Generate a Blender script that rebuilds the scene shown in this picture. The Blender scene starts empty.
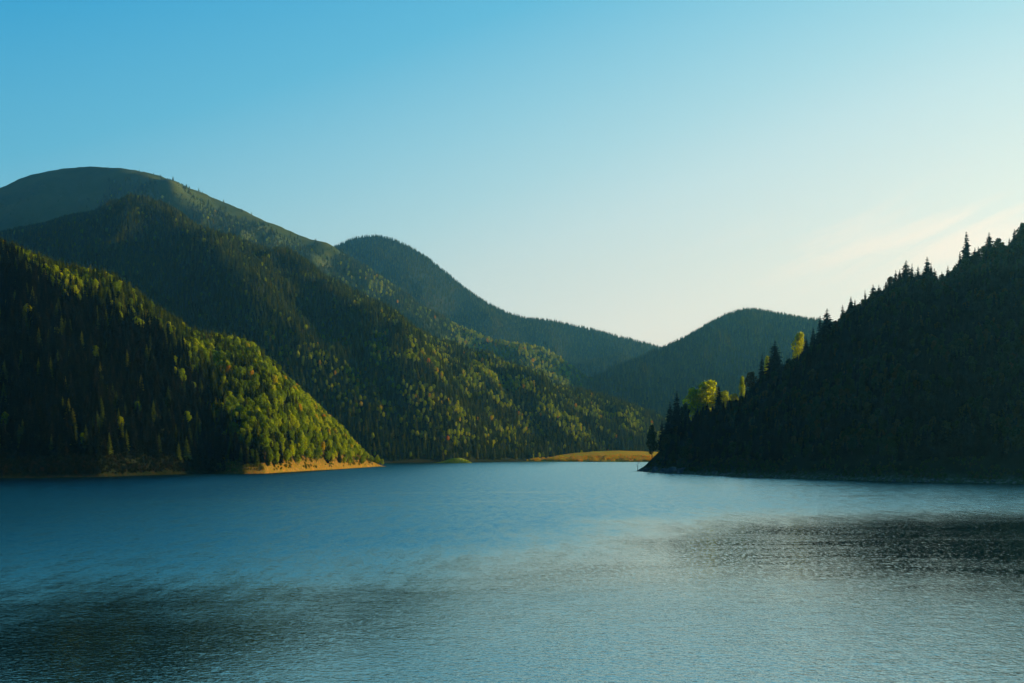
import bpy, math, random
import numpy as np
from mathutils import Vector, Matrix
rng = np.random.default_rng(7); random.seed(7)
sc = bpy.context.scene; col = sc.collection
F, CX, HZ, CAMZ = 995.0, 512.0, 450.0, 20.0        # focal (px), centre column, horizon row, eye height above the lake (m)
HAZE = 5.8e-5
SUN_AZ, SUN_EL = math.radians(67), math.radians(13.5)

# ------------------------------------------------------------------ helpers
def link(name, me, parent=None, mats=()):
    o = bpy.data.objects.new(name, me); col.objects.link(o)
    if parent: o.parent = parent
    for m in mats: me.materials.append(m)
    return o
def tag(o, label=None, cat=None, group=None, kind=None):
    for k, v in (('label', label), ('category', cat), ('group', group), ('kind', kind)):
        if v: o[k] = v
    return o
def mesh_from(name, V, faces, smooth=False):
    me = bpy.data.meshes.new(name); me.from_pydata([tuple(map(float, v)) for v in V], [], faces); me.update()
    if smooth: me.polygons.foreach_set('use_smooth', [True]*len(me.polygons))
    return me
def hashn(ix, iy, s):
    n = (ix.astype(np.int64)*374761393 + iy.astype(np.int64)*668265263 + s*1442695041) & 0x7fffffff
    n = ((n ^ (n >> 13))*1274126177) & 0x7fffffff
    return ((n ^ (n >> 16)) & 0xffff)/65535.0
def vnoise(x, y, s=0):
    xi, yi = np.floor(x), np.floor(y); fx, fy = x-xi, y-yi
    fx = fx*fx*fx*(fx*(fx*6-15)+10); fy = fy*fy*fy*(fy*(fy*6-15)+10)
    a, b, c, d = hashn(xi, yi, s), hashn(xi+1, yi, s), hashn(xi, yi+1, s), hashn(xi+1, yi+1, s)
    return (a*(1-fx)+b*fx)*(1-fy)+(c*(1-fx)+d*fx)*fy
def fbm(x, y, s=0, o=4):
    t, a, n = 0, 1.0, 0
    for i in range(o):
        t = t+a*(vnoise(x, y, s+i*17)*2-1); n += a; a *= .5; x = x*2.03+11.3; y = y*2.03+5.7
    return t/n
def sstep(a, b, x):
    t = np.clip((x-a)/(b-a), 0, 1); return t*t*(3-2*t)

# ------------------------------------------------------------------ materials
def newmat(name):
    m = bpy.data.materials.new(name); m.use_nodes = True
    nt = m.node_tree; nt.nodes.clear()
    out = nt.nodes.new('ShaderNodeOutputMaterial')
    return m, nt, out
def N(nt, t, **kw):
    n = nt.nodes.new(t)
    for k, v in kw.items(): setattr(n, k, v)
    return n
def ramp(nt, stops, fac):
    r = N(nt, 'ShaderNodeValToRGB'); e = r.color_ramp.elements
    while len(e) < len(stops): e.new(.5)
    for i, (p, c) in enumerate(stops): e[i].position = p; e[i].color = (*c, 1)
    nt.links.new(fac, r.inputs[0]); return r.outputs[0]
def foliage_mat(name, stops, transl=.35, tcol=1.6):
    m, nt, out = newmat(name)
    oi = N(nt, 'ShaderNodeObjectInfo')
    c = ramp(nt, stops, oi.outputs['Random'])
    geo = N(nt, 'ShaderNodeNewGeometry')
    mul = N(nt, 'ShaderNodeMix', data_type='RGBA', blend_type='MULTIPLY'); mul.inputs[0].default_value = 1
    v = ramp(nt, [(0, (.55, .55, .55)), (1, (1.35, 1.35, 1.3))], geo.outputs['Random Per Island'])
    nt.links.new(c, mul.inputs[6]); nt.links.new(v, mul.inputs[7])
    d = N(nt, 'ShaderNodeBsdfDiffuse'); t = N(nt, 'ShaderNodeBsdfTranslucent'); mx = N(nt, 'ShaderNodeMixShader')
    g = N(nt, 'ShaderNodeMix', data_type='RGBA', blend_type='MULTIPLY'); g.inputs[0].default_value = 1
    g.inputs[7].default_value = (tcol, tcol, tcol*.5, 1)
    nt.links.new(mul.outputs[2], g.inputs[6])
    nt.links.new(mul.outputs[2], d.inputs[0]); nt.links.new(g.outputs[2], t.inputs[0])
    mx.inputs[0].default_value = transl
    nt.links.new(d.outputs[0], mx.inputs[1]); nt.links.new(t.outputs[0], mx.inputs[2]); nt.links.new(mx.outputs[0], out.inputs[0])
    return m
M = {}
M['spruce'] = foliage_mat('spruce_needles', [(0, (.036, .058, .008)), (.5, (.078, .108, .009)), (.85, (.13, .16, .010)), (1, (.19, .18, .012))], .35)
M['tussock'] = foliage_mat('tussock_grass', [(0, (.40, .42, .02)), (.45, (.62, .48, .02)), (1, (.75, .34, .02))], .5)
M['shade_tone_shrub'] = foliage_mat('shade_toned_scrub', [(0, (.008, .018, .006)), (.6, (.018, .028, .007)), (1, (.04, .03, .010))], .2)  # scrub darkened in its colour to stand for shade on the bank
M['shade_tone_spruce'] = foliage_mat('shade_toned_needles', [(0, (.005, .010, .004)), (.6, (.009, .017, .005)), (1, (.022, .022, .008))], .2)  # darker copy of the spruce needles, shade put into the colour
M['shade_tone_broad'] = foliage_mat('shade_toned_leaves', [(0, (.022, .050, .008)), (.6, (.050, .080, .012)), (1, (.14, .09, .016))], .3)  # darker copy of the green leaves, with shade in their colour
M['dark_shrub'] = foliage_mat('shade_toned_dark_scrub', [(0, (.04, .09, .015)), (.6, (.08, .12, .018)), (1, (.14, .10, .03))], .3)  # shade put into the shaded bank's scrub; summit scrub is dark by itself
M['broad'] = foliage_mat('green_leaves', [(0, (.12, .18, .004)), (.5, (.22, .30, .005)), (1, (.34, .40, .006))], .5)
M['gold'] = foliage_mat('golden_leaves', [(0, (.38, .44, .005)), (.85, (.52, .52, .006)), (.98, (.62, .36, .008)), (1, (.55, .2, .010))], .5)
M['shrubleaf'] = foliage_mat('shrub_leaves', [(0, (.07, .11, .012)), (.5, (.14, .16, .014)), (1, (.3, .2, .02))], .35)
def bark():
    m, nt, out = newmat('bark'); b = N(nt, 'ShaderNodeBsdfPrincipled'); n = N(nt, 'ShaderNodeTexNoise'); n.inputs['Scale'].default_value = 9
    nt.links.new(ramp(nt, [(.3, (.03, .022, .015)), (.7, (.09, .07, .05))], n.outputs[0]), b.inputs['Base Color'])
    b.inputs['Roughness'].default_value = .9; nt.links.new(b.outputs[0], out.inputs[0]); return m
M['bark'] = bark()
def ground_mat(name, lowc, midc, topc, shore=None, zlow=3, zhigh=9, scale=.02, shade_split=None):
    """soil / grass by noise; shore colours near the waterline; optional pasture above a height"""
    m, nt, out = newmat(name); L = nt.links.new
    geo = N(nt, 'ShaderNodeNewGeometry'); sep = N(nt, 'ShaderNodeSeparateXYZ'); L(geo.outputs['Position'], sep.inputs[0])
    n = N(nt, 'ShaderNodeTexNoise'); n.inputs['Scale'].default_value = scale; n.inputs['Detail'].default_value = 10; n.inputs['Roughness'].default_value = .65
    L(geo.outputs['Position'], n.inputs['Vector'])
    c = ramp(nt, [(.32, lowc), (.5, midc), (.68, topc)], n.outputs[0])
    if shore:
        n2 = N(nt, 'ShaderNodeTexNoise'); n2.inputs['Scale'].default_value = .35; n2.inputs['Detail'].default_value = 8
        L(geo.outputs['Position'], n2.inputs['Vector'])
        sc_ = ramp(nt, [(.35, shore[0]), (.5, shore[1]), (.65, shore[2])], n2.outputs[0])
        ma = N(nt, 'ShaderNodeMath', operation='MULTIPLY_ADD'); L(n2.outputs[0], ma.inputs[0]); ma.inputs[1].default_value = 5; L(sep.outputs[2], ma.inputs[2])
        mr = N(nt, 'ShaderNodeMapRange'); mr.inputs[1].default_value = zlow+2; mr.inputs[2].default_value = zhigh+2; L(ma.outputs[0], mr.inputs[0])
        if shade_split:      # sandy shore gives way to scrub on the left, darkened with painted shade
            xm = N(nt, 'ShaderNodeMapRange'); xm.inputs[1].default_value = shade_split[0]; xm.inputs[2].default_value = shade_split[1]; L(sep.outputs[0], xm.inputs[0])
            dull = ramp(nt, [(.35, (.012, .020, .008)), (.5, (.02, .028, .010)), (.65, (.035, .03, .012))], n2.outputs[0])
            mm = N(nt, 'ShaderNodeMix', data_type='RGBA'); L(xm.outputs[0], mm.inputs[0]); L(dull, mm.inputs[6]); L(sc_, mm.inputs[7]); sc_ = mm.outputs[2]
        mx = N(nt, 'ShaderNodeMix', data_type='RGBA'); L(mr.outputs[0], mx.inputs[0]); L(sc_, mx.inputs[6]); L(c, mx.inputs[7]); c = mx.outputs[2]
    b = N(nt, 'ShaderNodeBsdfDiffuse'); L(c, b.inputs[0])
    bp = N(nt, 'ShaderNodeBump'); bp.inputs['Strength'].default_value = .6; bp.inputs['Distance'].default_value = 1.5
    n3 = N(nt, 'ShaderNodeTexNoise'); n3.inputs['Scale'].default_value = .3; n3.inputs['Detail'].default_value = 8; L(geo.outputs['Position'], n3.inputs['Vector'])
    L(n3.outputs[0], bp.inputs['Height']); L(bp.outputs[0], b.inputs['Normal'])
    L(b.outputs[0], out.inputs[0]); return m
M['forest_floor'] = ground_mat('forest_floor', (.018, .026, .010), (.03, .038, .013), (.05, .05, .018))
M['bank'] = ground_mat('bank_painted_shade', (.018, .026, .010), (.03, .038, .013), (.05, .05, .018),
                       shore=((.42, .17, .03), (.20, .17, .02), (.52, .24, .05)), zlow=5, zhigh=22, shade_split=(-255, -215))
M['bank_dark'] = ground_mat('shade_toned_bank', (.014, .020, .009), (.022, .03, .012), (.035, .04, .014),  # darker copy of the bank soil, shade painted in for the shaded hill
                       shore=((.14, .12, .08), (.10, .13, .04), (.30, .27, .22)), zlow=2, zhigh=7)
M['pasture'] = ground_mat('mountain_pasture', (.045, .070, .014), (.080, .105, .020), (.13, .13, .028), scale=.004)
M['meadow'] = ground_mat('autumn_meadow', (.50, .45, .02), (.62, .42, .02), (.70, .30, .02), shore=((.16, .2, .02), (.22, .24, .02), (.28, .26, .02)), zlow=2, zhigh=10, scale=.03)
M['islet'] = ground_mat('islet_grass', (.22, .34, .02), (.30, .36, .02), (.4, .36, .03), scale=.05)
M['bed'] = ground_mat('lake_bed', (.02, .03, .025), (.03, .04, .03), (.04, .05, .03))
def rock_mat():
    m, nt, out = newmat('grey_rock'); L = nt.links.new; b = N(nt, 'ShaderNodeBsdfPrincipled'); n = N(nt, 'ShaderNodeTexNoise'); n.inputs['Scale'].default_value = 1.2; n.inputs['Detail'].default_value = 9
    tc = N(nt, 'ShaderNodeTexCoord'); L(tc.outputs['Object'], n.inputs['Vector'])
    L(ramp(nt, [(.3, (.05, .05, .05)), (.55, (.16, .155, .15)), (.7, (.34, .32, .30))], n.outputs[0]), b.inputs['Base Color'])
    b.inputs['Roughness'].default_value = .9
    bp = N(nt, 'ShaderNodeBump'); bp.inputs['Strength'].default_value = .8; bp.inputs['Distance'].default_value = .3; L(n.outputs[0], bp.inputs['Height']); L(bp.outputs[0], b.inputs['Normal'])
    L(b.outputs[0], out.inputs[0]); return m
M['rock'] = rock_mat()
def water_mat():
    m, nt, out = newmat('lake_water'); L = nt.links.new
    geo = N(nt, 'ShaderNodeNewGeometry')
    def noise(sx, sy, detail, rough=.5, dist=0):
        mp = N(nt, 'ShaderNodeMapping'); mp.inputs['Scale'].default_value = (sx, sy, 1); L(geo.outputs['Position'], mp.inputs[0])
        n = N(nt, 'ShaderNodeTexNoise'); n.inputs['Scale'].default_value = 1; n.inputs['Detail'].default_value = detail; n.inputs['Roughness'].default_value = rough; n.inputs['Distortion'].default_value = dist
        L(mp.outputs[0], n.inputs['Vector']); return n.outputs[0]
    def math_(op, a, b=None, clamp=False):
        n = N(nt, 'ShaderNodeMath', operation=op); n.use_clamp = clamp
        for i, v in enumerate((a, b)):
            if v is None: continue
            if isinstance(v, (int, float)): n.inputs[i].default_value = v
            else: L(v, n.inputs[i])
        return n.outputs[0]
    def mr(v, a, b, c=0., d=1.):
        n = N(nt, 'ShaderNodeMapRange', interpolation_type='SMOOTHSTEP'); L(v, n.inputs[0])
        for i, x in enumerate((a, b, c, d)): n.inputs[i+1].default_value = x
        return n.outputs[0]
    sep = N(nt, 'ShaderNodeSeparateXYZ'); L(geo.outputs['Position'], sep.inputs[0])
    X, Y = sep.outputs[0], sep.outputs[1]
    # wind: ruffled belt over the far and middle lake, calm pool in the shadow side near us, gusts between
    wob = math_('MULTIPLY', math_('SUBTRACT', noise(.012, .016, 7, .65), .5), 150)
    wobx = math_('MULTIPLY', math_('MULTIPLY', math_('SUBTRACT', noise(.03, .02, 4, .6), .5), 110), mr(Y, 80, 300, .25, 1.))
    Yw = math_('ADD', Y, wob); Xw = math_('ADD', X, wobx)
    edge = mr(Xw, -40, 72, 180, 320)                                  # near border of the belt runs out to the right
    d = math_('SUBTRACT', math_('ADD', Y, math_('MULTIPLY', wob, mr(Y, 100, 330, .62, .5))), edge)
    belt = mr(d, -95, 50)
    nearr = math_('MULTIPLY', mr(Xw, -34, 14), mr(math_('MULTIPLY', Yw, -1), -185, -105, 0., .8))
    streak = mr(noise(.006, .010, 5, .6), .53, .68)
    streak = math_('MULTIPLY', streak, math_('MULTIPLY', mr(Y, 290, 360, 0., .6), mr(math_('MULTIPLY', Y, -1), -640, -440)))
    belt = math_('SUBTRACT', belt, streak, clamp=True)
    patch = math_('MULTIPLY', mr(noise(.02, .05, 5, .65), .42, .62), math_('ADD', .03, mr(X, -40, 80, 0., .3)))
    ruff = math_('MAXIMUM', math_('MAXIMUM', belt, nearr), patch)
    leanm = math_('MAXIMUM', belt, math_('MULTIPLY', math_('MAXIMUM', nearr, patch), .3))
    amp = math_('ADD', math_('MULTIPLY', ruff, WATER['amp1']), WATER['amp0'])
    dash = noise(1.5, .50, 4, .62, .2); dash2 = noise(3.6, 1.3, 2, .6)
    lm = mr(math_('ADD', math_('ADD', math_('MULTIPLY', dash, .4), math_('MULTIPLY', dash2, .25)), math_('MULTIPLY', noise(.30, .07, 4, .6), .35)), .38, .64, .45, 1.55)
    spark = math_('MULTIPLY', mr(math_('ADD', math_('MULTIPLY', dash, .6), math_('MULTIPLY', dash2, .4)), .50, .62), mr(X, -60, 40, .05, .62))
    waves = math_('ADD', math_('ADD', noise(1.3, 1.4, 3, .6, .3), math_('MULTIPLY', noise(.28, .36, 2, .5), .9)), math_('MULTIPLY', noise(2.6, 3.2, 2, .5), .35))
    bp = N(nt, 'ShaderNodeBump'); bp.inputs['Strength'].default_value = 1; L(math_('MULTIPLY', waves, amp), bp.inputs['Height']); bp.inputs['Distance'].default_value = 1
    # ruffled water shows mostly the wave faces that lean towards the dam
    cb = N(nt, 'ShaderNodeCombineXYZ'); L(math_('MULTIPLY', math_('MAXIMUM', math_('MULTIPLY', math_('MULTIPLY', leanm, mr(X, -260, 60, 1.7, 1.)), lm), spark), -WATER['lean']), cb.inputs[1])
    va = N(nt, 'ShaderNodeVectorMath', operation='ADD'); L(bp.outputs[0], va.inputs[0]); L(cb.outputs[0], va.inputs[1])
    vn = N(nt, 'ShaderNodeVectorMath', operation='NORMALIZE'); L(va.outputs[0], vn.inputs[0])
    fr = N(nt, 'ShaderNodeFresnel'); fr.inputs['IOR'].default_value = WATER['ior']; L(vn.outputs[0], fr.inputs['Normal'])
    g = N(nt, 'ShaderNodeBsdfGlossy'); g.inputs['Color'].default_value = (.90, 1, .95, 1); L(mr(ruff, 0, 1, .05, WATER['rough']), g.inputs['Roughness']); L(vn.outputs[0], g.inputs['Normal'])
    df = N(nt, 'ShaderNodeBsdfDiffuse'); df.inputs['Color'].default_value = (.002, .020, .022, 1)
    mx = N(nt, 'ShaderNodeMixShader'); L(math_('ADD', math_('MULTIPLY', fr.outputs[0], .58), mr(X, -170, 50, -.02, .40)), mx.inputs[0]); L(df.outputs[0], mx.inputs[1]); L(g.outputs[0], mx.inputs[2]); L(mx.outputs[0], out.inputs[0]); return m  # reflection painted stronger towards the right, dimmer on the left
WATER = dict(amp1=.09, amp0=.024, rough=.09, lean=.15, ior=3.0)
M['water'] = water_mat()

# ------------------------------------------------------------------ terrain: every hill is a height field z(X, Y)
class Hill:
    def __init__(s, crest, shore_d, crest_d, back, noise=(10, 120), spurs=(), mat='forest_floor', name='hill', seed=0, xr=(-500, 1500), conv=.5, base=0.):
        s.c = np.array(crest, float); s.s = np.array(shore_d, float); s.d = np.array(crest_d, float)
        s.back = back; s.n = noise; s.sp = spurs; s.mat = mat; s.name = name; s.seed = seed; s.xr = xr; s.conv = conv; s.base = base; s.sm = [0] if name in ('near_hill', 'shaded_hill', 'meadow', 'islet') else [-12, -6, 0, 6, 12]
    def lookup(s, p):
        yc = sum(np.interp(p+q, s.c[:, 0], s.c[:, 1]) for q in s.sm)/len(s.sm); ds = np.interp(p, s.s[:, 0], s.s[:, 1]); dc = np.interp(p, s.d[:, 0], s.d[:, 1])
        return CAMZ+(HZ-yc)*dc/F, ds, dc
    def zt(s, p, t):
        zc, ds, dc = s.lookup(p); Y = ds+(dc-ds)*np.minimum(t, 1)+np.maximum(t-1, 0)*s.back
        X = (p-CX)/F*Y
        tc = np.clip(t, 0, 1)
        sh = (1-s.conv)*tc+s.conv*tc*(1.5-.5*tc*tc)
        z = s.base+(zc-s.base)*sh
        env = np.sin(np.pi*np.clip(tc, 0, 1)**.9)**1.1
        amp = s.n[0]*np.clip(zc/60, 0, 1)
        nn = fbm(X/s.n[1], Y/(s.n[1]*1.8), s.seed)
        nn = nn*1.2 - .5*np.abs(fbm(X/(s.n[1]*.8)+9, Y/(s.n[1]*2), s.seed+5, 3))*2+.2
        z = z+nn*amp*env
        for (p0, p1, w, a) in s.sp:
            c = p0+(p1-p0)*tc; u = (p-c)/w
            z = z+a*np.where(u < 0, np.exp(-u*u*2.2), np.exp(-u*u*.45))*env
        u = np.clip(t-1, 0, 1)
        z = np.where(t > 1, zc+(-25-zc)*(u*(1.15-.15*u) if s.name == 'shaded_hill' else u*u*(3-2*u))+fbm(X/150, Y/150, s.seed+9)*amp*np.sin(np.pi*u), z)
        z = np.where(t < 0, s.base+t*60-.2, z)
        z = z+fbm(X/14, Y/14, s.seed+3, 3)*.8*np.clip(t*30, 0, 1)
        if s.name == 'bald_mountain': z = z+fbm(X/110, Y/180, 71, 5)*11*np.clip(t*3, 0, 1)
        return X, Y, z
    def h(s, X, Y):
        p = CX+F*X/Y; zc, ds, dc = s.lookup(p)
        t = np.where(Y < dc, (Y-ds)/(dc-ds), 1+(Y-dc)/s.back)
        return p, t, s.zt(p, t)[2]
    def build(s, kind='structure', label=None):
        P = np.arange(s.xr[0], s.xr[1]+1, 3.0 if s.xr[1]-s.xr[0] < 2500 else 5.0)
        T = np.concatenate([np.linspace(-.15, 0, 4)[:-1], np.linspace(0, 1, 110), np.linspace(1, 2, 30)[1:]])
        pp, tt = np.meshgrid(P, T); X, Y, Z = s.zt(pp, tt)
        nr, nc = pp.shape
        me = bpy.data.meshes.new(s.name); V = np.stack([X, Y, Z], -1).reshape(-1, 3)
        i = (np.arange(nr-1)[:, None]*nc+np.arange(nc-1)[None]).reshape(-1)
        Q = np.stack([i, i+1, i+1+nc, i+nc], -1)
        me.vertices.add(len(V)); me.vertices.foreach_set('co', V.astype(np.float32).ravel())
        me.loops.add(Q.size); me.loops.foreach_set('vertex_index', Q.ravel().astype(np.int32))
        me.polygons.add(len(Q)); me.polygons.foreach_set('loop_start', (np.arange(len(Q))*4).astype(np.int32))
        me.update(calc_edges=True); me.polygons.foreach_set('use_smooth', [True]*len(Q))
        o = link(s.name, me, None, [M[s.mat]]); o['kind'] = kind; return o

A = Hill([(-900, 60), (-600, 90), (-300, 150), (-100, 230), (0, 257), (48, 275), (100, 297), (150, 316), (170, 328), (190, 340), (225, 349), (255, 363), (275, 381), (290, 393), (310, 408), (325, 421), (340, 432), (350, 443), (360, 453), (368, 461), (377, 467), (392, 482)],
         [(-900, 500), (-300, 650), (0, 711), (100, 737), (160, 800), (205, 842), (245, 836), (265, 846), (300, 935), (340, 1047), (376, 1195), (392, 1220)],
         [(-900, 900), (0, 1050), (100, 1080), (200, 1100), (300, 1165), (376, 1215), (392, 1240)], 350,
         noise=(17, 70), mat='bank', name='near_hill', seed=3, xr=(-900, 392), conv=1.0, spurs=[(330, 250, 45, 14), (180, 90, 45, 16), (60, 10, 40, 14)])
B = Hill([(-600, 230), (-100, 245), (0, 240), (50, 228), (90, 221), (125, 210), (160, 223), (200, 243), (240, 259), (265, 270), (302, 283), (347, 306), (395, 330), (440, 346), (475, 362), (510, 378), (540, 389), (570, 390), (600, 398), (640, 411), (670, 423), (700, 434), (760, 446), (850, 455), (1000, 460)],
         [(-600, 1300), (375, 1530), (450, 1600), (520, 1730), (600, 1900), (700, 2000), (1000, 2000)],
         [(-600, 2700), (125, 2700), (300, 2500), (500, 2400), (600, 2350), (700, 2300), (1000, 2300)], 900,
         noise=(55, 190), mat='forest_floor', name='wooded_ridge', seed=21, xr=(-600, 1000),
         spurs=[(450, 262, 60, 85), (300, 140, 60, 70), (600, 480, 50, 25)], conv=.8)
C = Hill([(-600, 330), (-150, 218), (0, 188), (25, 176), (50, 169), (90, 166), (115, 168), (150, 173), (175, 181), (200, 193), (225, 204), (250, 213), (300, 236), (333, 245), (347, 257), (365, 268), (400, 292), (430, 311), (460, 328), (490, 343), (515, 345), (535, 348), (555, 357), (575, 372), (590, 384), (620, 398), (700, 430), (900, 460)],
         [(-600, 2900), (300, 2900), (600, 2700), (900, 2700)],
         [(-600, 4500), (90, 4500), (333, 4200), (430, 3900), (515, 3500), (590, 3300), (900, 3200)], 1500,
         noise=(130, 380), mat='pasture', name='bald_mountain', seed=33, xr=(-600, 900),
         spurs=[(560, 330, 50, 90), (330, 130, 60, 150), (600, 500, 30, 40)], conv=.3)
D = Hill([(150, 330), (300, 262), (335, 248), (350, 240), (370, 236), (385, 237), (400, 243), (420, 253), (440, 268), (460, 286), (480, 300), (500, 311), (520, 319), (545, 321), (560, 323), (590, 330), (620, 338), (645, 344), (658, 348), (720, 372), (800, 400), (1000, 450)],
         [(150, 3900), (1000, 3900)], [(150, 5600), (400, 5600), (700, 5200), (1000, 5000)], 1500,
         noise=(170, 420), mat='forest_floor', name='rounded_mountain', seed=44, xr=(150, 1000), conv=.3)
E = Hill([(450, 452), (520, 425), (560, 402), (585, 383), (610, 370), (640, 358), (665, 350), (690, 338), (715, 323), (735, 313), (755, 311), (775, 316), (800, 320), (830, 326), (900, 330), (1100, 300), (1500, 260)],
         [(450, 2900), (1500, 2500)], [(450, 3300), (600, 3700), (755, 3900), (1500, 3700)], 1200,
         noise=(120, 300), mat='forest_floor', name='distant_ridge', seed=55, xr=(450, 1500), conv=.3)
Fh = Hill([(622, 485), (636, 471.5), (645, 466), (652, 459), (662, 449), (670, 441), (680, 433), (700, 419), (720, 413), (740, 405), (760, 388), (780, 374), (800, 363), (820, 347), (845, 329), (870, 307), (900, 289), (930, 285), (950, 290), (970, 274), (990, 260), (1024, 245), (1090, 222), (1150, 208), (1300, 198), (1700, 110), (2200, 110), (3000, 200)],  # unseen crest beyond the frame is shaped to cast shade on the near bank
         [(622, 930), (636, 935), (650, 900), (660, 860), (700, 800), (740, 737), (800, 690), (900, 625), (1024, 588), (1300, 520), (3000, 300)],
         [(622, 950), (640, 955), (700, 985), (800, 975), (900, 955), (1024, 950), (1090, 1020), (1150, 1095), (1400, 1095), (3000, 1000)], 260,
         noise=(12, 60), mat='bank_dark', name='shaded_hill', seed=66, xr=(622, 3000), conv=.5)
HILLS = [A, B, C, D, E, Fh]
for h in HILLS: h.build()
# meadow flat across the water and the grassy islet
G = Hill([(500, 464), (522, 460.8), (535, 458.5), (560, 454.5), (590, 451.8), (620, 450.6), (650, 451.4), (690, 454), (740, 462)],
         [(500, 1750), (520, 1720), (600, 1660), (740, 1640)], [(500, 1800), (520, 1830), (600, 1860), (740, 1860)], 260, noise=(1.5, 60), mat='meadow', name='meadow', seed=77, xr=(500, 740), conv=.1)
G.build()
I = Hill([(432, 464), (442, 461.3), (452, 458.5), (460, 458), (468, 460), (474, 464)], [(430, 1540), (474, 1520)], [(430, 1580), (474, 1560)], 60, noise=(1, 30), mat='islet', name='islet', seed=88, xr=(430, 476), conv=.5)
I.build()

def sheet(name, x0, x1, y0, y1, z, mat):
    o = link(name, mesh_from(name, [(x0, y0, z), (x1, y0, z), (x1, y1, z), (x0, y1, z)], [(0, 1, 2, 3)]), None, [mat]); o['kind'] = 'structure'; return o
sheet('water', -9000, 9000, -1500, 9000, 0, M['water'])
sheet('ground', -30000, 30000, -30000, 30000, -30, M['bed'])

# ------------------------------------------------------------------ tree meshes (unit height, base at origin)
def trunk_geo(top, r, limbs=0, n=6, lean=.0, rs=None):
    rs = rs or random; V, Fc = [], []
    def tube(a, b, ra, rb):
        a, b = Vector(a), Vector(b); d = (b-a).normalized(); u = d.orthogonal().normalized(); w = d.cross(u); k = len(V)
        for c, rr in ((a, ra), (b, rb)):
            for i in range(n):
                q = i*2*math.pi/n; V.append(c+(u*math.cos(q)+w*math.sin(q))*rr)
        for i in range(n): Fc.append((k+i, k+(i+1) % n, k+n+(i+1) % n, k+n+i))
        Fc.append(tuple(k+n+i for i in range(n)))
    mid = (lean*.4, 0, top*.5); tube((0, 0, -.06), mid, r, r*.7); tube(mid, (lean, 0, top), r*.7, r*.15)
    for i in range(limbs):
        q = rs.random()*6.28; z = top*(.35+.5*rs.random()); l = .12+.12*rs.random()
        tube((lean*.5*z/top, 0, z), (math.cos(q)*l, math.sin(q)*l, z+l*.9), r*.4, r*.1)
    return V, Fc
def spruce_geo(seed, w=.17, bare=.06, dens=1.2):
    rs = random.Random(seed); V, Fc = [], []
    nw = int(20*dens)
    asym = rs.random()*6.28
    for k in range(nw):
        f = (k+.4*rs.random())/nw; z = bare+(1-bare)*f
        R = w*(1-f)**.75*(1+.14*math.sin(k*2.3+seed))+.006
        nb = max(5, int(12*(1-f*.55)))
        for j in range(nb):
            if rs.random() < .08: continue
            q = (j+rs.random()*.8)/nb*6.283+k; r = R*(.65+.55*rs.random())*(1+.12*math.cos(q-asym)); dz = -r*(.28+.35*rs.random())
            d = Vector((math.cos(q), math.sin(q), 0)); t = Vector((-d.y, d.x, 0)); wd = max(.012, r*(.24+.18*rs.random()))
            root = Vector((0, 0, z+.012)); mid = d*r*.55+Vector((0, 0, z+dz*.35)); tip = d*r+Vector((0, 0, z+dz*.8))
            b = len(V)
            V += [root, mid+t*wd+Vector((0, 0, -wd*.5)), tip+t*wd*.35, tip-t*wd*.35+Vector((0, 0, .004)), mid-t*wd+Vector((0, 0, -wd*.5)), mid+Vector((0, 0, wd*.15)), mid+d*r*.1+Vector((0, 0, -wd*1.3))]
            Fc += [(b, b+1, b+5), (b, b+5, b+4), (b+1, b+2, b+5), (b+5, b+2, b+3), (b+5, b+3, b+4), (b+1, b+6, b+4)]
    b = len(V); V += [Vector((.008, 0, .95)), Vector((-.005, .007, .95)), Vector((-.005, -.007, .95)), Vector((0, 0, 1.0))]; Fc += [(b, b+1, b+3), (b+1, b+2, b+3), (b+2, b, b+3)]
    return V, Fc
def broad_geo(seed, w=.30, low=.2, leaves=1100, lobes=11, size=.034):
    rs = random.Random(seed); V, Fc = [], []; L = []
    for i in range(lobes):
        f = (i+.5)/lobes; q = i*2.4+rs.random(); z = low+.10+(1-low-.2)*f; e = math.sin(math.pi*min(1, .18+f*.75))
        rr = w*e*.62*(rs.random()**.4); L.append((Vector((math.cos(q)*rr, math.sin(q)*rr, z)), w*(.34+.24*rs.random())*(.6+.5*e)))
    for i in range(leaves):
        c, r = L[rs.randrange(lobes)]
        d = Vector((rs.gauss(0, 1), rs.gauss(0, 1), rs.gauss(0, 1)+.25)).normalized(); p = c+d*r*(.72+.34*rs.random()); p.z = min(p.z, 1)
        nrm = (d+Vector((rs.gauss(0, .5), rs.gauss(0, .5), rs.gauss(0, .5)))).normalized(); u = nrm.orthogonal().normalized(); v = nrm.cross(u); a = rs.random()*6.28
        u, v = u*math.cos(a)+v*math.sin(a), v*math.cos(a)-u*math.sin(a); s1 = size*(.6+.8*rs.random()); s2 = s1*(.5+.4*rs.random()); b = len(V)
        V += [p-u*s1, p+v*s2, p+u*s1, p-v*s2]; Fc += [(b, b+1, b+2, b+3)]
    return V, Fc
def dead_geo(seed):
    rs = random.Random(seed); V, Fc = trunk_geo(1, .02, 9, lean=.08, rs=rs); return V, Fc
TR = {'spruce': mesh_from('spruce_trunk', *trunk_geo(.9, .016)), 'broad': mesh_from('broadleaf_trunk', *trunk_geo(.75, .02, 6))}
for m in TR.values(): m.materials.append(M['bark'])
CR, PROTO = {}, {}
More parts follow.
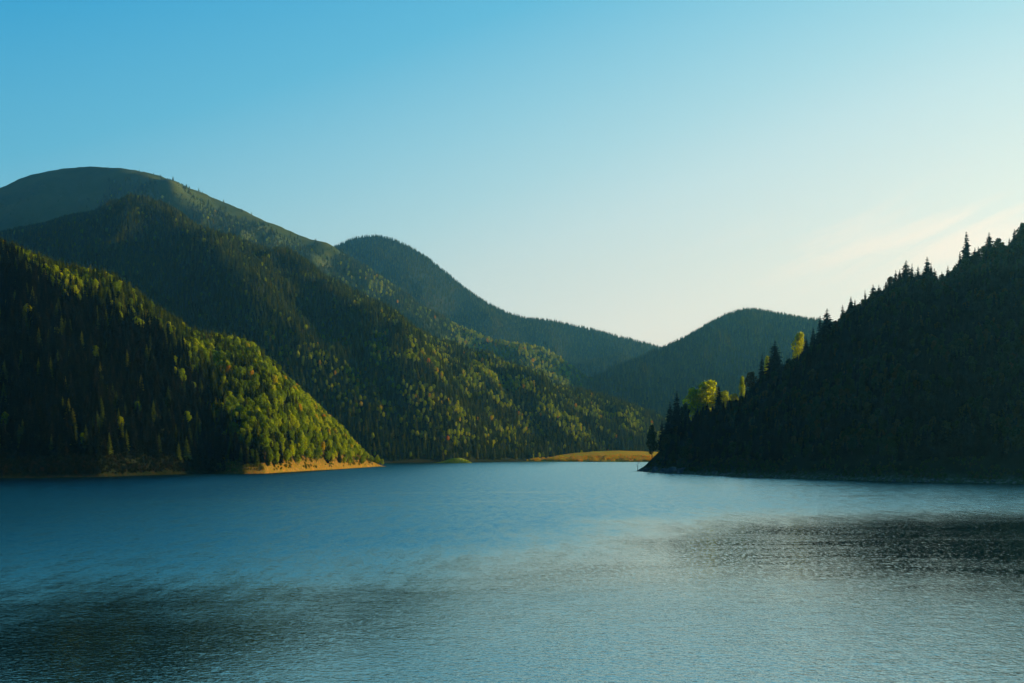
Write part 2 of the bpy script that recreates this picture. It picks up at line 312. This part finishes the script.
def add_kind(kind, geos, mat, tr):
    CR[kind] = []; PROTO[kind] = []
    for i, (V, Fc) in enumerate(geos):
        me = mesh_from(kind+'_crown', V, Fc); me.materials.append(M[mat]); CR[kind].append(me)
        tv, tf = trunk_geo(.85 if tr == 'spruce' else .6, .016, 0, 4); b = len(V)
        pm = mesh_from(kind+'_source', list(V)+tv, list(Fc)+[tuple(x+b for x in f) for f in tf])
        pm.materials.append(M[mat]); pm.materials.append(M['bark'])
        idx = np.zeros(len(pm.polygons), np.int32); idx[len(Fc):] = 1; pm.polygons.foreach_set('material_index', idx)
        PROTO[kind].append(bpy.data.objects.new(kind+'_source', pm))
SPG = [spruce_geo(1, .19), spruce_geo(2, .23), spruce_geo(3, .16), spruce_geo(4, .20, .10)]
BRG = [broad_geo(11), broad_geo(12, .26, .12), broad_geo(13, .34, .16)]
SHG = [broad_geo(17, .55, -.05, 260, 6, .08), broad_geo(18, .6, -.1, 260, 6, .08)]
add_kind('spruce', SPG, 'spruce', 'spruce')
add_kind('broad', BRG, 'broad', 'broad')
add_kind('gold', [broad_geo(14), broad_geo(15, .25, .15), broad_geo(16, .33, .2)], 'gold', 'broad')
add_kind('shrub', SHG, 'shrubleaf', 'broad')
add_kind('tussock', SHG, 'tussock', 'broad')
add_kind('shade_tone_shrub', SHG, 'shade_tone_shrub', 'broad')
add_kind('shade_tone_spruce', SPG, 'shade_tone_spruce', 'spruce')
add_kind('shade_tone_broad', BRG, 'shade_tone_broad', 'broad')
add_kind('dark_shrub', SHG, 'dark_shrub', 'broad')
TKIND = {'spruce': 'spruce', 'broad': 'broad', 'gold': 'broad', 'shade_tone_spruce': 'spruce', 'shade_tone_broad': 'broad'}

# ------------------------------------------------------------------ stuff: forest point clouds instanced with geometry nodes
def scatter(name, pts, kinds, scales, label):
    """pts (n,3); kinds: list of (kind, variant) index per point"""
    me = bpy.data.meshes.new(name); n = len(pts); me.vertices.add(n); me.vertices.foreach_set('co', pts.astype(np.float32).ravel())
    for nm, ty, arr in (('kind_id', 'INT', kinds), ('size', 'FLOAT', scales), ('turn', 'FLOAT', rng.random(n)*6.28)):
        a = me.attributes.new(nm, ty, 'POINT'); a.data.foreach_set('value', arr.astype(np.int32 if ty == 'INT' else np.float32))
    o = link(name, me); o['kind'] = 'stuff'; o['label'] = label; o['category'] = 'forest' if 'forest' in name else 'shrubs'
    ng = bpy.data.node_groups.new(name+'_nodes', 'GeometryNodeTree')
    ng.interface.new_socket('Geometry', in_out='INPUT', socket_type='NodeSocketGeometry'); ng.interface.new_socket('Geometry', in_out='OUTPUT', socket_type='NodeSocketGeometry')
    gi = ng.nodes.new('NodeGroupInput'); go = ng.nodes.new('NodeGroupOutput'); L = ng.links.new
    jn = ng.nodes.new('GeometryNodeJoinGeometry')
    def attr(nm, ty):
        a = ng.nodes.new('GeometryNodeInputNamedAttribute'); a.data_type = ty; a.inputs[0].default_value = nm; return a.outputs[0]
    kid, siz, trn = attr('kind_id', 'INT'), attr('size', 'FLOAT'), attr('turn', 'FLOAT')
    cb = ng.nodes.new('ShaderNodeCombineXYZ'); L(trn, cb.inputs[2])
    for i, (k, v) in enumerate(VARIANTS):
        if not (kinds == i).any(): continue
        oi = ng.nodes.new('GeometryNodeObjectInfo'); oi.inputs[0].default_value = PROTO[k][v]; oi.inputs['As Instance'].default_value = False
        cmp_ = ng.nodes.new('FunctionNodeCompare'); cmp_.data_type = 'INT'; cmp_.operation = 'EQUAL'; L(kid, cmp_.inputs[2]); cmp_.inputs[3].default_value = i
        ip = ng.nodes.new('GeometryNodeInstanceOnPoints'); L(gi.outputs[0], ip.inputs['Points']); L(cmp_.outputs[0], ip.inputs['Selection'])
        L(oi.outputs['Geometry'], ip.inputs['Instance']); L(cb.outputs[0], ip.inputs['Rotation']); L(siz, ip.inputs['Scale']); L(ip.outputs[0], jn.inputs[0])
    L(jn.outputs[0], go.inputs[0])
    md = o.modifiers.new('trees', 'NODES'); md.node_group = ng
    return o
VARIANTS = [(k, v) for k in ('spruce', 'broad', 'gold', 'shrub', 'tussock', 'shade_tone_shrub', 'shade_tone_spruce', 'shade_tone_broad', 'dark_shrub') for v in range(len(PROTO[k]))]
VID = {kv: i for i, kv in enumerate(VARIANTS)}
NV = {k: len(PROTO[k]) for k in PROTO}
def field(hill, spacing, pr, tr):
    """jittered grid over the hill's footprint: world X, Y, Z, photo column, t"""
    zc, ds, dc = hill.lookup(np.arange(pr[0], pr[1], 5.)); y0, y1 = ds.min(), dc.max()+hill.back*.3
    x0, x1 = (pr[0]-CX)/F*(y1 if pr[0] < CX else y0), (pr[1]-CX)/F*(y1 if pr[1] > CX else y0)
    gx, gy = np.meshgrid(np.arange(x0, x1, spacing), np.arange(y0, y1, spacing)); gx = gx.ravel()+(rng.random(gx.size)-.5)*spacing*1.1; gy = gy.ravel()+(rng.random(gy.size)-.5)*spacing*1.1
    p, t, z = hill.h(gx, gy)
    ok = (p > pr[0]) & (p < pr[1]) & (t > tr[0]) & (t < tr[1]) & (z > .6)
    return gx[ok], gy[ok], z[ok], p[ok], t[ok]
def yrow(Y, z): return HZ-(z-CAMZ)*F/Y
def choose(n, pb, pg):
    """kind 0 spruce, 1 broad, 2 gold"""
    r = rng.random(n); return np.where(r < pg, 2, np.where(r < pg+pb, 1, 0))
def blob(p, y, cx, cy, rx, ry): return np.exp(-(((p-cx)/rx)**2+((y-cy)/ry)**2))

OBJ_SP, OBJ_BR = [], []      # candidates for individual trees
def finish(name, X, Y, Z, K, S, label, keep=None, kn=('spruce', 'broad', 'gold', 'shade_tone_spruce')):
    ids = np.array([VID[(kn[k], int(v) % NV[kn[k]])] for k, v in zip(K, rng.integers(0, 100, len(K)))])
    if keep is None: keep = np.ones(len(X), bool)
    scatter(name, np.stack([X, Y, Z-.3], -1)[keep], ids[keep], S[keep], label)
def sizes(K, hs, hb): r = rng.random(len(K)); return np.where(K == 0, hs*(.62+.6*r), hb*(.7+.5*r))

# A: near hill
X, Y, Z, p, t = field(A, 4.6, (-160, 385), (.0, 1.2)); y = yrow(Y, Z)
pat = fbm(X/35, Y/35, 5)
ok = Z > np.interp(p, [-200, 190, 235, 300, 350, 380], [18, 13, 7, 7, 4.5, 2])+2.5*fbm(X/20, Y/20, 8); X, Y, Z, p, t, y, pat = [a[ok] for a in (X, Y, Z, p, t, y, pat)]
painted_shade = sstep(.70, .44, t+.09*fbm(X/25, Y/25, 6)+.55*sstep(150, 270, p)-.2*sstep(60, 0, p)); pb = np.clip(.10+.50*sstep(170, 300, p)+.45*sstep(.12, .3, pat), 0, .66)*(1-.93*painted_shade); pg = np.clip(.01+.22*sstep(.18, .4, pat)+.22*sstep(240, 350, p), 0, .5)*(1-.96*painted_shade)  # mask of painted shade: dark-toned trees fill the lower slope
K = choose(len(X), pb, pg); K = np.where((K == 0) & (rng.random(len(K)) < painted_shade*.9), 3, K); S = sizes(K, 16, 12.5)*(1-.35*sstep(300, 375, p)); S = np.where(K == 3, S*1.35, S)
AD = (X, Y, Z, K, S, p, t)
# F: shaded hill
X, Y, Z, p, t = field(Fh, 4.6, (663, 1180), (.0, 1.08)); y = yrow(Y, Z)
pat = fbm(X/30, Y/30, 15)
ok = (Z > np.interp(p, [650, 700, 800, 1024], [8, 10, 12, 16])+2*fbm(X/20, Y/20, 18)) ; X, Y, Z, p, t, y, pat = [a[ok] for a in (X, Y, Z, p, t, y, pat)]
pb = np.clip(.35+1.6*pat, .05, .92); K = choose(len(X), pb, .05); S = sizes(K, 15, 11)
S = S*(1+.45*fbm(X/16, Y/16, 93, 2)); S = np.where((t > .93) & (p > 835), S*(.75+1.0*rng.random(len(S))**2.5)*(1+.9*fbm(X/13, Y/60, 94, 2)), S); S = np.where((t > .85) & (p < 835), np.minimum(S*.8, 12), S)
ok = ~((t > .97) & (p < 800)); X, Y, Z, p, t, K, S = [a[ok] for a in (X, Y, Z, p, t, K, S)]
FD = (X, Y, Z, K, S, p, t)

EMP = []
def empty(name, loc):
    o = bpy.data.objects.new(name, None); col.objects.link(o); o.location = loc; o.empty_display_size = 2; return o
def tree(kind, loc, h, rz, variant, label, group=None, wide=1.0):
    nm = 'spruce_tree' if 'spruce' in kind else 'broadleaf_tree'
    r = empty(nm, loc); r.rotation_euler = (0, 0, rz); r.scale = (h*wide, h*wide, h)
    tag(r, label, 'tree', group)
    link('trunk', TR[TKIND[kind]], r); link('crown', CR[kind][variant % NV[kind]], r)
    return r
# individually placed trees that stand out on the skyline of the shaded hill and at its rocky point
SKY = [
 (1022, 222, 'spruce', 'dark pointed spruce at the top of the shaded slope where the picture ends', 1.0, 0),
 (1002, 242, 'gold', 'golden rounded tree on the high skyline just beyond the tall lone spruce', 1.0, 0),
 (989, 232, 'spruce', 'tall lone spruce rising well above its neighbours high on the dark skyline', 1.0, 1),
 (975, 251, 'broad', 'rounded leafy tree on the skyline a little downhill of the tall lone spruce', 1.1, 0),
 (968, 259, 'spruce', 'short spruce at the lip of the notch below the highest skyline trees', .9, 2),
 (959, 268, 'broad', 'ragged broadleaf tree on the uphill side of the skyline notch', 1.0, 1),
 (951, 278, 'broad', 'low bushy tree down in the notch of the skyline', 1.1, 2),
 (939, 279, 'broad', 'dark round tree closing the downhill side of the skyline notch', .9, 0),
 (931, 262, 'spruce', 'slim spruce close behind the tallest one of the skyline clump', .8, 2),
 (927, 256, 'spruce', 'tallest spruce of the dense clump halfway up the dark skyline', .9, 3),
 (925, 272, 'gold', 'yellow green broadleaf tree tucked under the tallest spruce of the skyline clump', .8, 1),
 (918, 266, 'spruce', 'middle spruce of the dense skyline clump', 1.0, 0),
 (912, 263, 'spruce', 'narrow spruce between the two peaks of the dense skyline clump', .8, 2),
 (906, 260, 'spruce', 'broad bushy spruce forming the downhill peak of the dense skyline clump', 1.2, 1),
 (900, 273, 'spruce', 'small spruce against the downhill side of the dense skyline clump', .9, 3),
 (891, 276, 'broad', 'round headed broadleaf at the downhill foot of the dense skyline clump', 1.0, 0),
 (879, 291, 'broad', 'low leafy tree between the dense clump and the pair of spruces', 1.0, 1),
 (873, 284, 'spruce', 'fuller one of two spruces below the dense skyline clump', 1.1, 1),
 (865, 289, 'spruce', 'thinner one of two spruces below the dense skyline clump', .7, 2),
 (855, 299, 'spruce', 'thin spruce standing clear at the middle step of the skyline', .8, 0),
 (851, 307, 'spruce', 'short spruce just below the thin one at the middle step of the skyline', 1.0, 3),
 (845, 312, 'broad', 'rounded tree at the bottom of the middle skyline step', .9, 2),
 (837, 321, 'gold', 'small yellowish tree in the gap above the distant ridge line', .9, 0),
 (827, 308, 'spruce', 'tall spruce where the dark slope crosses the distant ridge', 1.1, 1),
 (820, 315, 'spruce', 'second spruce where the dark slope crosses the distant ridge', .9, 2),
 (813, 327, 'spruce', 'shorter spruce in front of the hazy distant ridge', .9, 0),
 (806, 336, 'spruce', 'dark spruce next to the large golden topped tree', .9, 3),
 (799, 331, 'gold', 'large golden topped broadleaf tree seen against the hazy ridge', 1.0, 2),
 (775, 340, 'spruce', 'stout spruce standing clear against the hazy ridge', 1.1, 1),
 (767, 355, 'gold', 'small yellow tree wedged between two spruces', .7, 1),
 (762, 354, 'spruce', 'slender spruce downhill of the stout one against the hazy ridge', .8, 2),
 (751, 371, 'broad', 'dark domed tree between the slender spruce and the narrow yellow tree', 1.1, 0),
 (742, 375, 'gold', 'narrow yellow tree at the edge of the domed trees', .55, 1),
 (734, 393, 'gold', 'lowest yellow crown beside the narrow yellow tree', 1.0, 0),
 (724, 390, 'gold', 'yellow green crown just uphill of the big golden tree', 1.1, 1),
 (719, 384, 'spruce', 'small spruce poking up behind the golden crowns', .8, 0),
 (707, 379, 'gold', 'biggest golden broadleaf tree glowing above the point', 1.15, 2),
 (694, 387, 'gold', 'orange tinted broadleaf tree at the lakeward side of the biggest golden one', .95, 0),
 (701, 395, 'gold', 'lower golden crown between the orange tree and the biggest golden tree', 1.0, 2),
 (685, 402, 'broad', 'dark green tree under the orange tinted crown', 1.0, 1),
 (677, 390, 'spruce', 'tallest spruce on the rocky point', .8, 0),
 (670, 401, 'spruce', 'second tallest spruce on the rocky point with a ragged top', .9, 3),
 (662, 418, 'spruce', 'thin dark spruce between the ragged one and the waterside broadleaf', .75, 2),
 (652, 423, 'broad', 'leafy tree nearest the tip of the rocky point', .75, 1),
 (660, 438, 'gold', 'small sunlit yellow tree low between trunks on the rocky point', .7, 1),
]
for i, (px, ty, kind, lab, wd, v) in enumerate(SKY):
    zc, ds, dc = [float(a) for a in Fh.lookup(np.array([float(px)]))]
    Yb = dc+((10+random.random()*8 if ty > 325 else 1) if kind == 'gold' else -4-random.random()*6); Xb = (px-CX)/F*Yb
    z = float(Fh.h(np.array([Xb]), np.array([Yb]))[2][0]); top = CAMZ+(HZ-ty)*Yb/F
    h = max(top-z, 7)
    w = wd*1.3 if kind == 'spruce' else wd*min(1.1, max(.8, 17/h))
    w = w*(1.3 if (kind == 'gold' and 376 < ty < 400) else .8 if (kind == 'gold' and ty < 360) else 1)
    kind = {'spruce': 'shade_tone_spruce', 'broad': 'shade_tone_broad', 'gold': 'gold'}[kind]
    tree(kind, (Xb, Yb, z-.3), h+.3, random.random()*6, v, lab, None, w)

# individual trees picked from the two near hills: the nearest ones in view
def pick(D, nsp, nbr, labs, kmin_p, kmax_p, kn=('spruce', 'broad', 'gold', 'shade_tone_spruce')):
    X, Y, Z, K, S, p, t = D; keep = np.ones(len(X), bool)
    vis = (p > kmin_p) & (p < kmax_p) & (t < 1.02)
    score = S/Y
    for kk, n in ((0, nsp), (1, nbr)):
        c = np.where(vis & (np.isin(K, (0, 3)) if kk == 0 else np.isin(K, (1, 2))))[0]; c = c[np.argsort(-score[c])][:n]
        for i in c:
            keep[i] = False; k = ['spruce', 'broad', 'gold', 'dark'][K[i]]
            label, group = labs(k, t[i], p[i])
            tree(kn[K[i]], (X[i], Y[i], Z[i]-.3), float(S[i]), random.random()*6.28, random.randrange(9), label, group)
    return keep
def labA(k, t, p):
    if k == 'dark': return ('blackish spruce coloured as shade in the lower part of the near hill forest', 'blackish spruces of the near hill')
    if k == 'spruce': return ('dark green spruce among the closely packed forest of the near hill', 'spruces in the forest of the near hill')
    if k == 'broad': return ('olive green broadleaf tree among the closely packed forest of the near hill', 'green broadleaf trees of the near hill')
    return ('yellow leaved tree standing among the spruces of the near hill', 'yellow trees of the near hill')
def labF(k, t, p):
    if k == 'spruce': return ('nearly black spruce within the shaded forest behind the rocky point', 'spruces inside the shaded forest')
    if k == 'broad': return ('dim green broadleaf tree within the shaded forest behind the rocky point', 'green broadleaf trees inside the shaded forest')
    return ('dull yellow tree within the shaded forest behind the rocky point', 'yellow trees inside the shaded forest')
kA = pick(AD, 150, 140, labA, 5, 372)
kF = pick(FD, 120, 125, labF, 665, 1018, ('shade_tone_spruce', 'shade_tone_broad', 'shade_tone_broad'))
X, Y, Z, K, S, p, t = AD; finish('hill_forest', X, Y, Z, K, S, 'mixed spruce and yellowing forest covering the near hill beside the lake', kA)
X, Y, Z, K, S, p, t = FD; finish('shaded_forest', X, Y, Z, K, S, 'almost black forest covering the shaded slope above the rocky point', kF, ('shade_tone_spruce', 'shade_tone_broad', 'shade_tone_broad'))
# B
X, Y, Z, p, t = field(B, 6.6, (-120, 760), (.0, 1.12)); y = yrow(Y, Z); ok = Z > 3.5+2*fbm(X/40, Y/40, 61); X, Y, Z, p, t, y = [a[ok] for a in (X, Y, Z, p, t, y)]
pat = fbm(X/90, Y/90, 25); fine = fbm(X/30, Y/30, 29)
sun_paint = 1.3*blob(p, y, 385, 362, 70, 30)+blob(p, y, 430, 385, 70, 28)+blob(p, y, 500, 398, 60, 22)+.8*blob(p, y, 400, 405, 30, 22)+.9*blob(p, y, 560, 425, 90, 16)+.8*blob(p, y, 450, 440, 60, 6)+.5*blob(p, y, 620, 425, 40, 18)  # yellow broadleaf trees massed here also paint golden sunlight onto the ridge
sun_paint = np.clip(sun_paint, 0, 1); mix = np.clip(sun_paint*1.15, 0, 1)*np.clip(.42+2.0*pat+3.0*fine, 0, 1)
K = choose(len(X), np.clip(.05+.55*mix, 0, .8), np.clip(.004+.36*mix, 0, .6)); S = sizes(K, 16, 10.5)
finish('ridge_forest', X, Y, Z, K, S, 'dense spruce forest with yellow patches on the long ridge across the water')
# C
X, Y, Z, p, t = field(C, 12, (-120, 680), (.15, 1.08)); y = yrow(Y, Z)
line = np.interp(p, [-120, 0, 60, 110, 150, 200, 260, 330, 350, 400], [300, 262, 240, 185, 186, 200, 228, 262, 255, 250])+12*fbm(X/160, Y/160, 35)
dens = .02*sstep(-34, -8, y-line)+.95*sstep(-10, 14, y-line); dens = np.where(p > 345, 1, dens)
ok = rng.random(len(X)) < dens*np.where(p < 345, .75+.25*sstep(0, 30, y-line), 1); X, Y, Z, p, t, y = [a[ok] for a in (X, Y, Z, p, t, y)]
pat = fbm(X/150, Y/150, 36); sun_paint = np.clip(1.3*blob(p, y, 540, 362, 55, 24)+blob(p, y, 480, 345, 30, 18)+.4*blob(p, y, 370, 290, 20, 10), 0, 1)*np.clip(.85+1.2*pat, 0, 1)  # golden trees massed to paint sunlight on the valley hump
K = choose(len(X), np.clip(.05+.35*sun_paint, 0, .8), np.clip(.005+.60*sun_paint, 0, .65)); S = sizes(K, 19, 16)
finish('mountain_forest', X, Y, Z, K, S, 'spruce forest climbing to the treeline below the bare mountain top')
for hill, nm, lab, sp, pr in ((D, 'rounded_mountain_forest', 'bluish forest covering the rounded mountain behind the long ridge', 13, (280, 760)), (E, 'distant_forest', 'hazy forest on the shadowed ridge closing the valley', 10, (520, 900))):
    X, Y, Z, p, t = field(hill, sp, pr, (.1, 1.06)); y = yrow(Y, Z)
    K = choose(len(X), 0, 0); S = sizes(K, 20, 15); finish(nm, X, Y, Z, K, S, lab)
# shrubs on the drawdown banks
def shrubs(hill, name, label, sp, pr, zr, s0, kd='shrub', tr=(0, .5)):
    X, Y, Z, p, t = field(hill, sp, pr, tr); ok = (Z > zr[0]) & (Z < zr[1]) & (fbm(X/(sp*5.5), Y/(sp*5.5), 91)+rng.random(len(X))*.5 > (.2 if kd != 'shade_tone_shrub' else -.25))
    X, Y, Z = X[ok], Y[ok], Z[ok]; ids = np.array([VID[(kd, int(v))] for v in rng.integers(0, 2, len(X))])
    scatter(name, np.stack([X, Y, Z-.1], -1), ids, s0*(.5+rng.random(len(X))), label)
shrubs(A, 'bank_shrubs', 'low orange and green scrub along the bank of the near hill', 2.2, (215, 372), (2.2, 20), 2.0)
shrubs(A, 'shade_toned_bank_shrubs', 'dull green scrub darkened in colour for shade on the bank below the spruces', 1.7, (-140, 225), (1.8, 22), 2.0, 'shade_tone_shrub')
shrubs(I, 'islet_reeds', 'bright green reeds on the low islet', 2.2, (434, 473), (.5, 12), 1.6, 'broad')
shrubs(C, 'summit_scrub', 'dark dwarf scrub dotted over the grassy mountain top', 17, (-120, 400), (300, 3000), 4, 'dark_shrub', (.3, .9))
shrubs(G, 'meadow_tussocks', 'tall autumn grass tussocks on the sunlit meadow across the water', 2.5, (505, 680), (.8, 30), 2.9, 'tussock')
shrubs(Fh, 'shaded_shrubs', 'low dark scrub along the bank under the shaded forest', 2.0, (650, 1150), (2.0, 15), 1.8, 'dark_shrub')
# ------------------------------------------------------------------ rocks
def rock_mesh(seed):
    import bmesh
    bm = bmesh.new(); bmesh.ops.create_icosphere(bm, subdivisions=3, radius=1); rs = random.Random(seed)
    pl = [(Vector((rs.gauss(0, 1), rs.gauss(0, 1), rs.gauss(0, 1))).normalized(), .55+.35*rs.random()) for _ in range(14)]
    for v in bm.verts:
        for n, d in pl:
            q = v.co.dot(n)-d
            if q > 0: v.co -= n*q*.95
        v.co += v.co.normalized()*rs.gauss(0, .018)
    me = bpy.data.meshes.new('boulder'); bm.to_mesh(me); bm.free(); me.materials.append(M['rock']); return me
RK = [rock_mesh(i) for i in range(5)]
def boulder(px, zz, s, label, group=None, flat=.7):
    lo, hi = 0., .35
    for _ in range(30):
        mid = (lo+hi)/2; zv = float(Fh.zt(np.array([px]), np.array([mid]))[2][0])
        if zv < zz: lo = mid
        else: hi = mid
    Xv, Yv, zv = [float(a[0]) for a in Fh.zt(np.array([px]), np.array([lo]))]
    o = link('boulder', RK[random.randrange(5)]); o.location = (Xv, Yv, zv-s*flat*.25); o.scale = (s*(1+.5*random.random()), s, s*flat); o.rotation_euler = (0, 0, random.random()*6)
    tag(o, label, 'boulder', group)
for px, zz, s, lab in ((641, .8, 3., 'low grey rock at the very tip of the point'), (648, 1.5, 4.2, 'slanting grey rock just behind the tip of the point'), (656, 2., 6., 'wide grey rock shelf under the leafy tree on the point'),
                       (664, 2., 4.6, 'dark grey boulder between the rock shelf and the pale outcrop'), (673, 2.6, 8., 'largest pale grey outcrop on the shore of the point'), (682, 2.5, 6., 'pale boulder leaning on the largest outcrop')):
    boulder(px, zz, s, lab)
for i in range(70):
    px = 690+i*4.7+random.random()*4
    boulder(px, .3+1.8*random.random(), .4+1.3*random.random()**2, 'small grey stone lying along the waterline of the shaded bank', 'stones along the shaded waterline')
# dead snag on the point
Xs, Ys = (637.5-CX)/F*938, 938.; zs = float(Fh.h(np.array([Xs+1.0]), np.array([Ys]))[2][0])
sn = link('bare_sapling', mesh_from('bare_sapling', *dead_geo(5)), None, [M['bark']]); sn.location = (Xs, Ys, max(zs, .0)-.2); sn.scale = (13, 13, 11)
tag(sn, 'thin leafless sapling at the water edge on the tip of the rocky point', 'tree')

# ------------------------------------------------------------------ light, sky, camera
sd = Vector((math.sin(SUN_AZ)*math.cos(SUN_EL), math.cos(SUN_AZ)*math.cos(SUN_EL), math.sin(SUN_EL)))
sun = bpy.data.lights.new('sun', 'SUN'); sun.energy = 5; sun.angle = math.radians(.5); sun.color = (1, .89, .50)
so = bpy.data.objects.new('sun', sun); col.objects.link(so); so.rotation_euler = sd.to_track_quat('Z', 'Y').to_euler(); so.location = sd*500
w = bpy.data.worlds.new('World'); sc.world = w; w.use_nodes = True; nt = w.node_tree; L = nt.links.new
bg = nt.nodes['Background']; sky = N(nt, 'ShaderNodeTexSky', sky_type='NISHITA'); sky.sun_disc = False
sky.sun_elevation = SUN_EL; sky.sun_rotation = SUN_AZ; sky.air_density = 1.0; sky.dust_density = .6; sky.ozone_density = 2.0
tc = N(nt, 'ShaderNodeTexCoord'); D_ = tc.outputs['Generated']
def lin(c): return tuple((x/255/12.92 if x/255 <= .04045 else ((x/255+.055)/1.055)**2.4) for x in c)
def mth(op, a, b=None, c=None, clamp=False):
    n = N(nt, 'ShaderNodeMath', operation=op); n.use_clamp = clamp
    for i, v in enumerate((a, b, c)):
        if v is None: continue
        if isinstance(v, (int, float)): n.inputs[i].default_value = v
        else: L(v, n.inputs[i])
    return n.outputs[0]
nrm = N(nt, 'ShaderNodeVectorMath', operation='NORMALIZE'); L(D_, nrm.inputs[0])
sp = N(nt, 'ShaderNodeSeparateXYZ'); L(nrm.outputs[0], sp.inputs[0])
GA, GE = math.radians(36), math.radians(7)          # centre of the evening glow
dt = N(nt, 'ShaderNodeVectorMath', operation='DOT_PRODUCT'); L(nrm.outputs[0], dt.inputs[0]); dt.inputs[1].default_value = (math.sin(GA)*math.cos(GE), math.cos(GA)*math.cos(GE), math.sin(GE))
ang = mth('MULTIPLY', mth('ARCCOSINE', mth('MINIMUM', dt.outputs['Value'], .99999)), 57.2958)
el = mth('MULTIPLY', mth('ARCSINE', sp.outputs[2]), 57.2958)
f = mth('ADD', mth('MULTIPLY', ang, .5/64), mth('MULTIPLY', mth('MAXIMUM', el, 0), .5/25))
f = mth('MULTIPLY', f, .5)
base = ramp(nt, [(.0, lin((255, 250, 238))), (.09, lin((242, 245, 238))), (.18, lin((226, 241, 240))), (.25, lin((196, 230, 241))), (.29, lin((170, 220, 238))), (.33, lin((145, 209, 235))), (.39, lin((98, 189, 229))), (.50, lin((14, 155, 217))), (.62, lin((18, 108, 165))), (.85, lin((10, 55, 95))), (1., lin((8, 42, 78)))], f)
# thin cirrus streaks low in the glow
az = mth('MULTIPLY', mth('ARCTAN2', sp.outputs[0], sp.outputs[1]), 57.2958)
cv = N(nt, 'ShaderNodeCombineXYZ'); L(mth('SUBTRACT', mth('MULTIPLY', az, .10), mth('MULTIPLY', el, .02)), cv.inputs[0]); L(mth('SUBTRACT', mth('MULTIPLY', el, .75), mth('MULTIPLY', az, .26)), cv.inputs[1])
cn = N(nt, 'ShaderNodeTexNoise'); cn.inputs['Scale'].default_value = 1.0; cn.inputs['Detail'].default_value = 6; cn.inputs['Roughness'].default_value = .55; cn.inputs['Distortion'].default_value = .3; L(cv.outputs[0], cn.inputs[0])
def gz(v, c, wd): return mth('EXPONENT', mth('MULTIPLY', mth('POWER', mth('ABSOLUTE', mth('DIVIDE', mth('SUBTRACT', v, c), wd)), 2.), -1.))
msk = mth('MULTIPLY', gz(az, 25., 9.), gz(el, 10.8, 2.6))
cr = N(nt, 'ShaderNodeMapRange', interpolation_type='SMOOTHSTEP'); L(mth('ADD', cn.outputs[0], mth('MULTIPLY', msk, .2)), cr.inputs[0]); cr.inputs[1].default_value = .50; cr.inputs[2].default_value = .80
cm = N(nt, 'ShaderNodeMix', data_type='RGBA'); L(mth('MULTIPLY', mth('MULTIPLY', cr.outputs[0], msk), .8, clamp=True), cm.inputs[0]); L(base, cm.inputs[6]); cm.inputs[7].default_value = (*lin((255, 249, 238)), 1)
gain = N(nt, 'ShaderNodeVectorMath', operation='SCALE'); L(cm.outputs[2], gain.inputs[0]); gain.inputs['Scale'].default_value = 1/.12
mixs = N(nt, 'ShaderNodeMix', data_type='RGBA'); mixs.inputs[0].default_value = .05; L(gain.outputs[0], mixs.inputs[6]); L(sky.outputs[0], mixs.inputs[7])
L(mixs.outputs[2], bg.inputs[0]); bg.inputs[1].default_value = .12
# valley haze: a real scattering volume over lake and mountains
if HAZE:
    m, hnt, hout = newmat('valley_haze'); vs = N(hnt, 'ShaderNodeVolumeScatter'); vs.inputs['Color'].default_value = (.17, .64, 1, 1); vs.inputs['Density'].default_value = HAZE; vs.inputs['Anisotropy'].default_value = .5
    hnt.links.new(vs.outputs[0], hout.inputs['Volume'])
    x0, x1, y0, y1, z0, z1 = -7000, 7000, -400, 8000, -20, 1500
    hz = link('haze', mesh_from('haze', [(x, y, z) for z in (z0, z1) for y in (y0, y1) for x in (x0, x1)], [(0, 2, 3, 1), (4, 5, 7, 6), (0, 1, 5, 4), (2, 6, 7, 3), (0, 4, 6, 2), (1, 3, 7, 5)]), None, [m]); hz['kind'] = 'structure'
cam = bpy.data.cameras.new('camera'); co = bpy.data.objects.new('camera', cam); col.objects.link(co)
co.location = (0, 0, CAMZ); co.rotation_euler = (math.radians(90), 0, 0)
cam.sensor_width = 36; cam.lens = 36*F/1024; cam.shift_y = (HZ-341.5)/1024; cam.clip_end = 60000; cam.clip_start = .5
sc.camera = co
sc.view_settings.view_transform = 'Standard'; sc.view_settings.look = 'None'; sc.view_settings.exposure = 0; sc.view_settings.gamma = 1
sc.cycles.max_bounces = 6; sc.cycles.diffuse_bounces = 2; sc.cycles.transmission_bounces = 3; sc.cycles.use_denoising = True
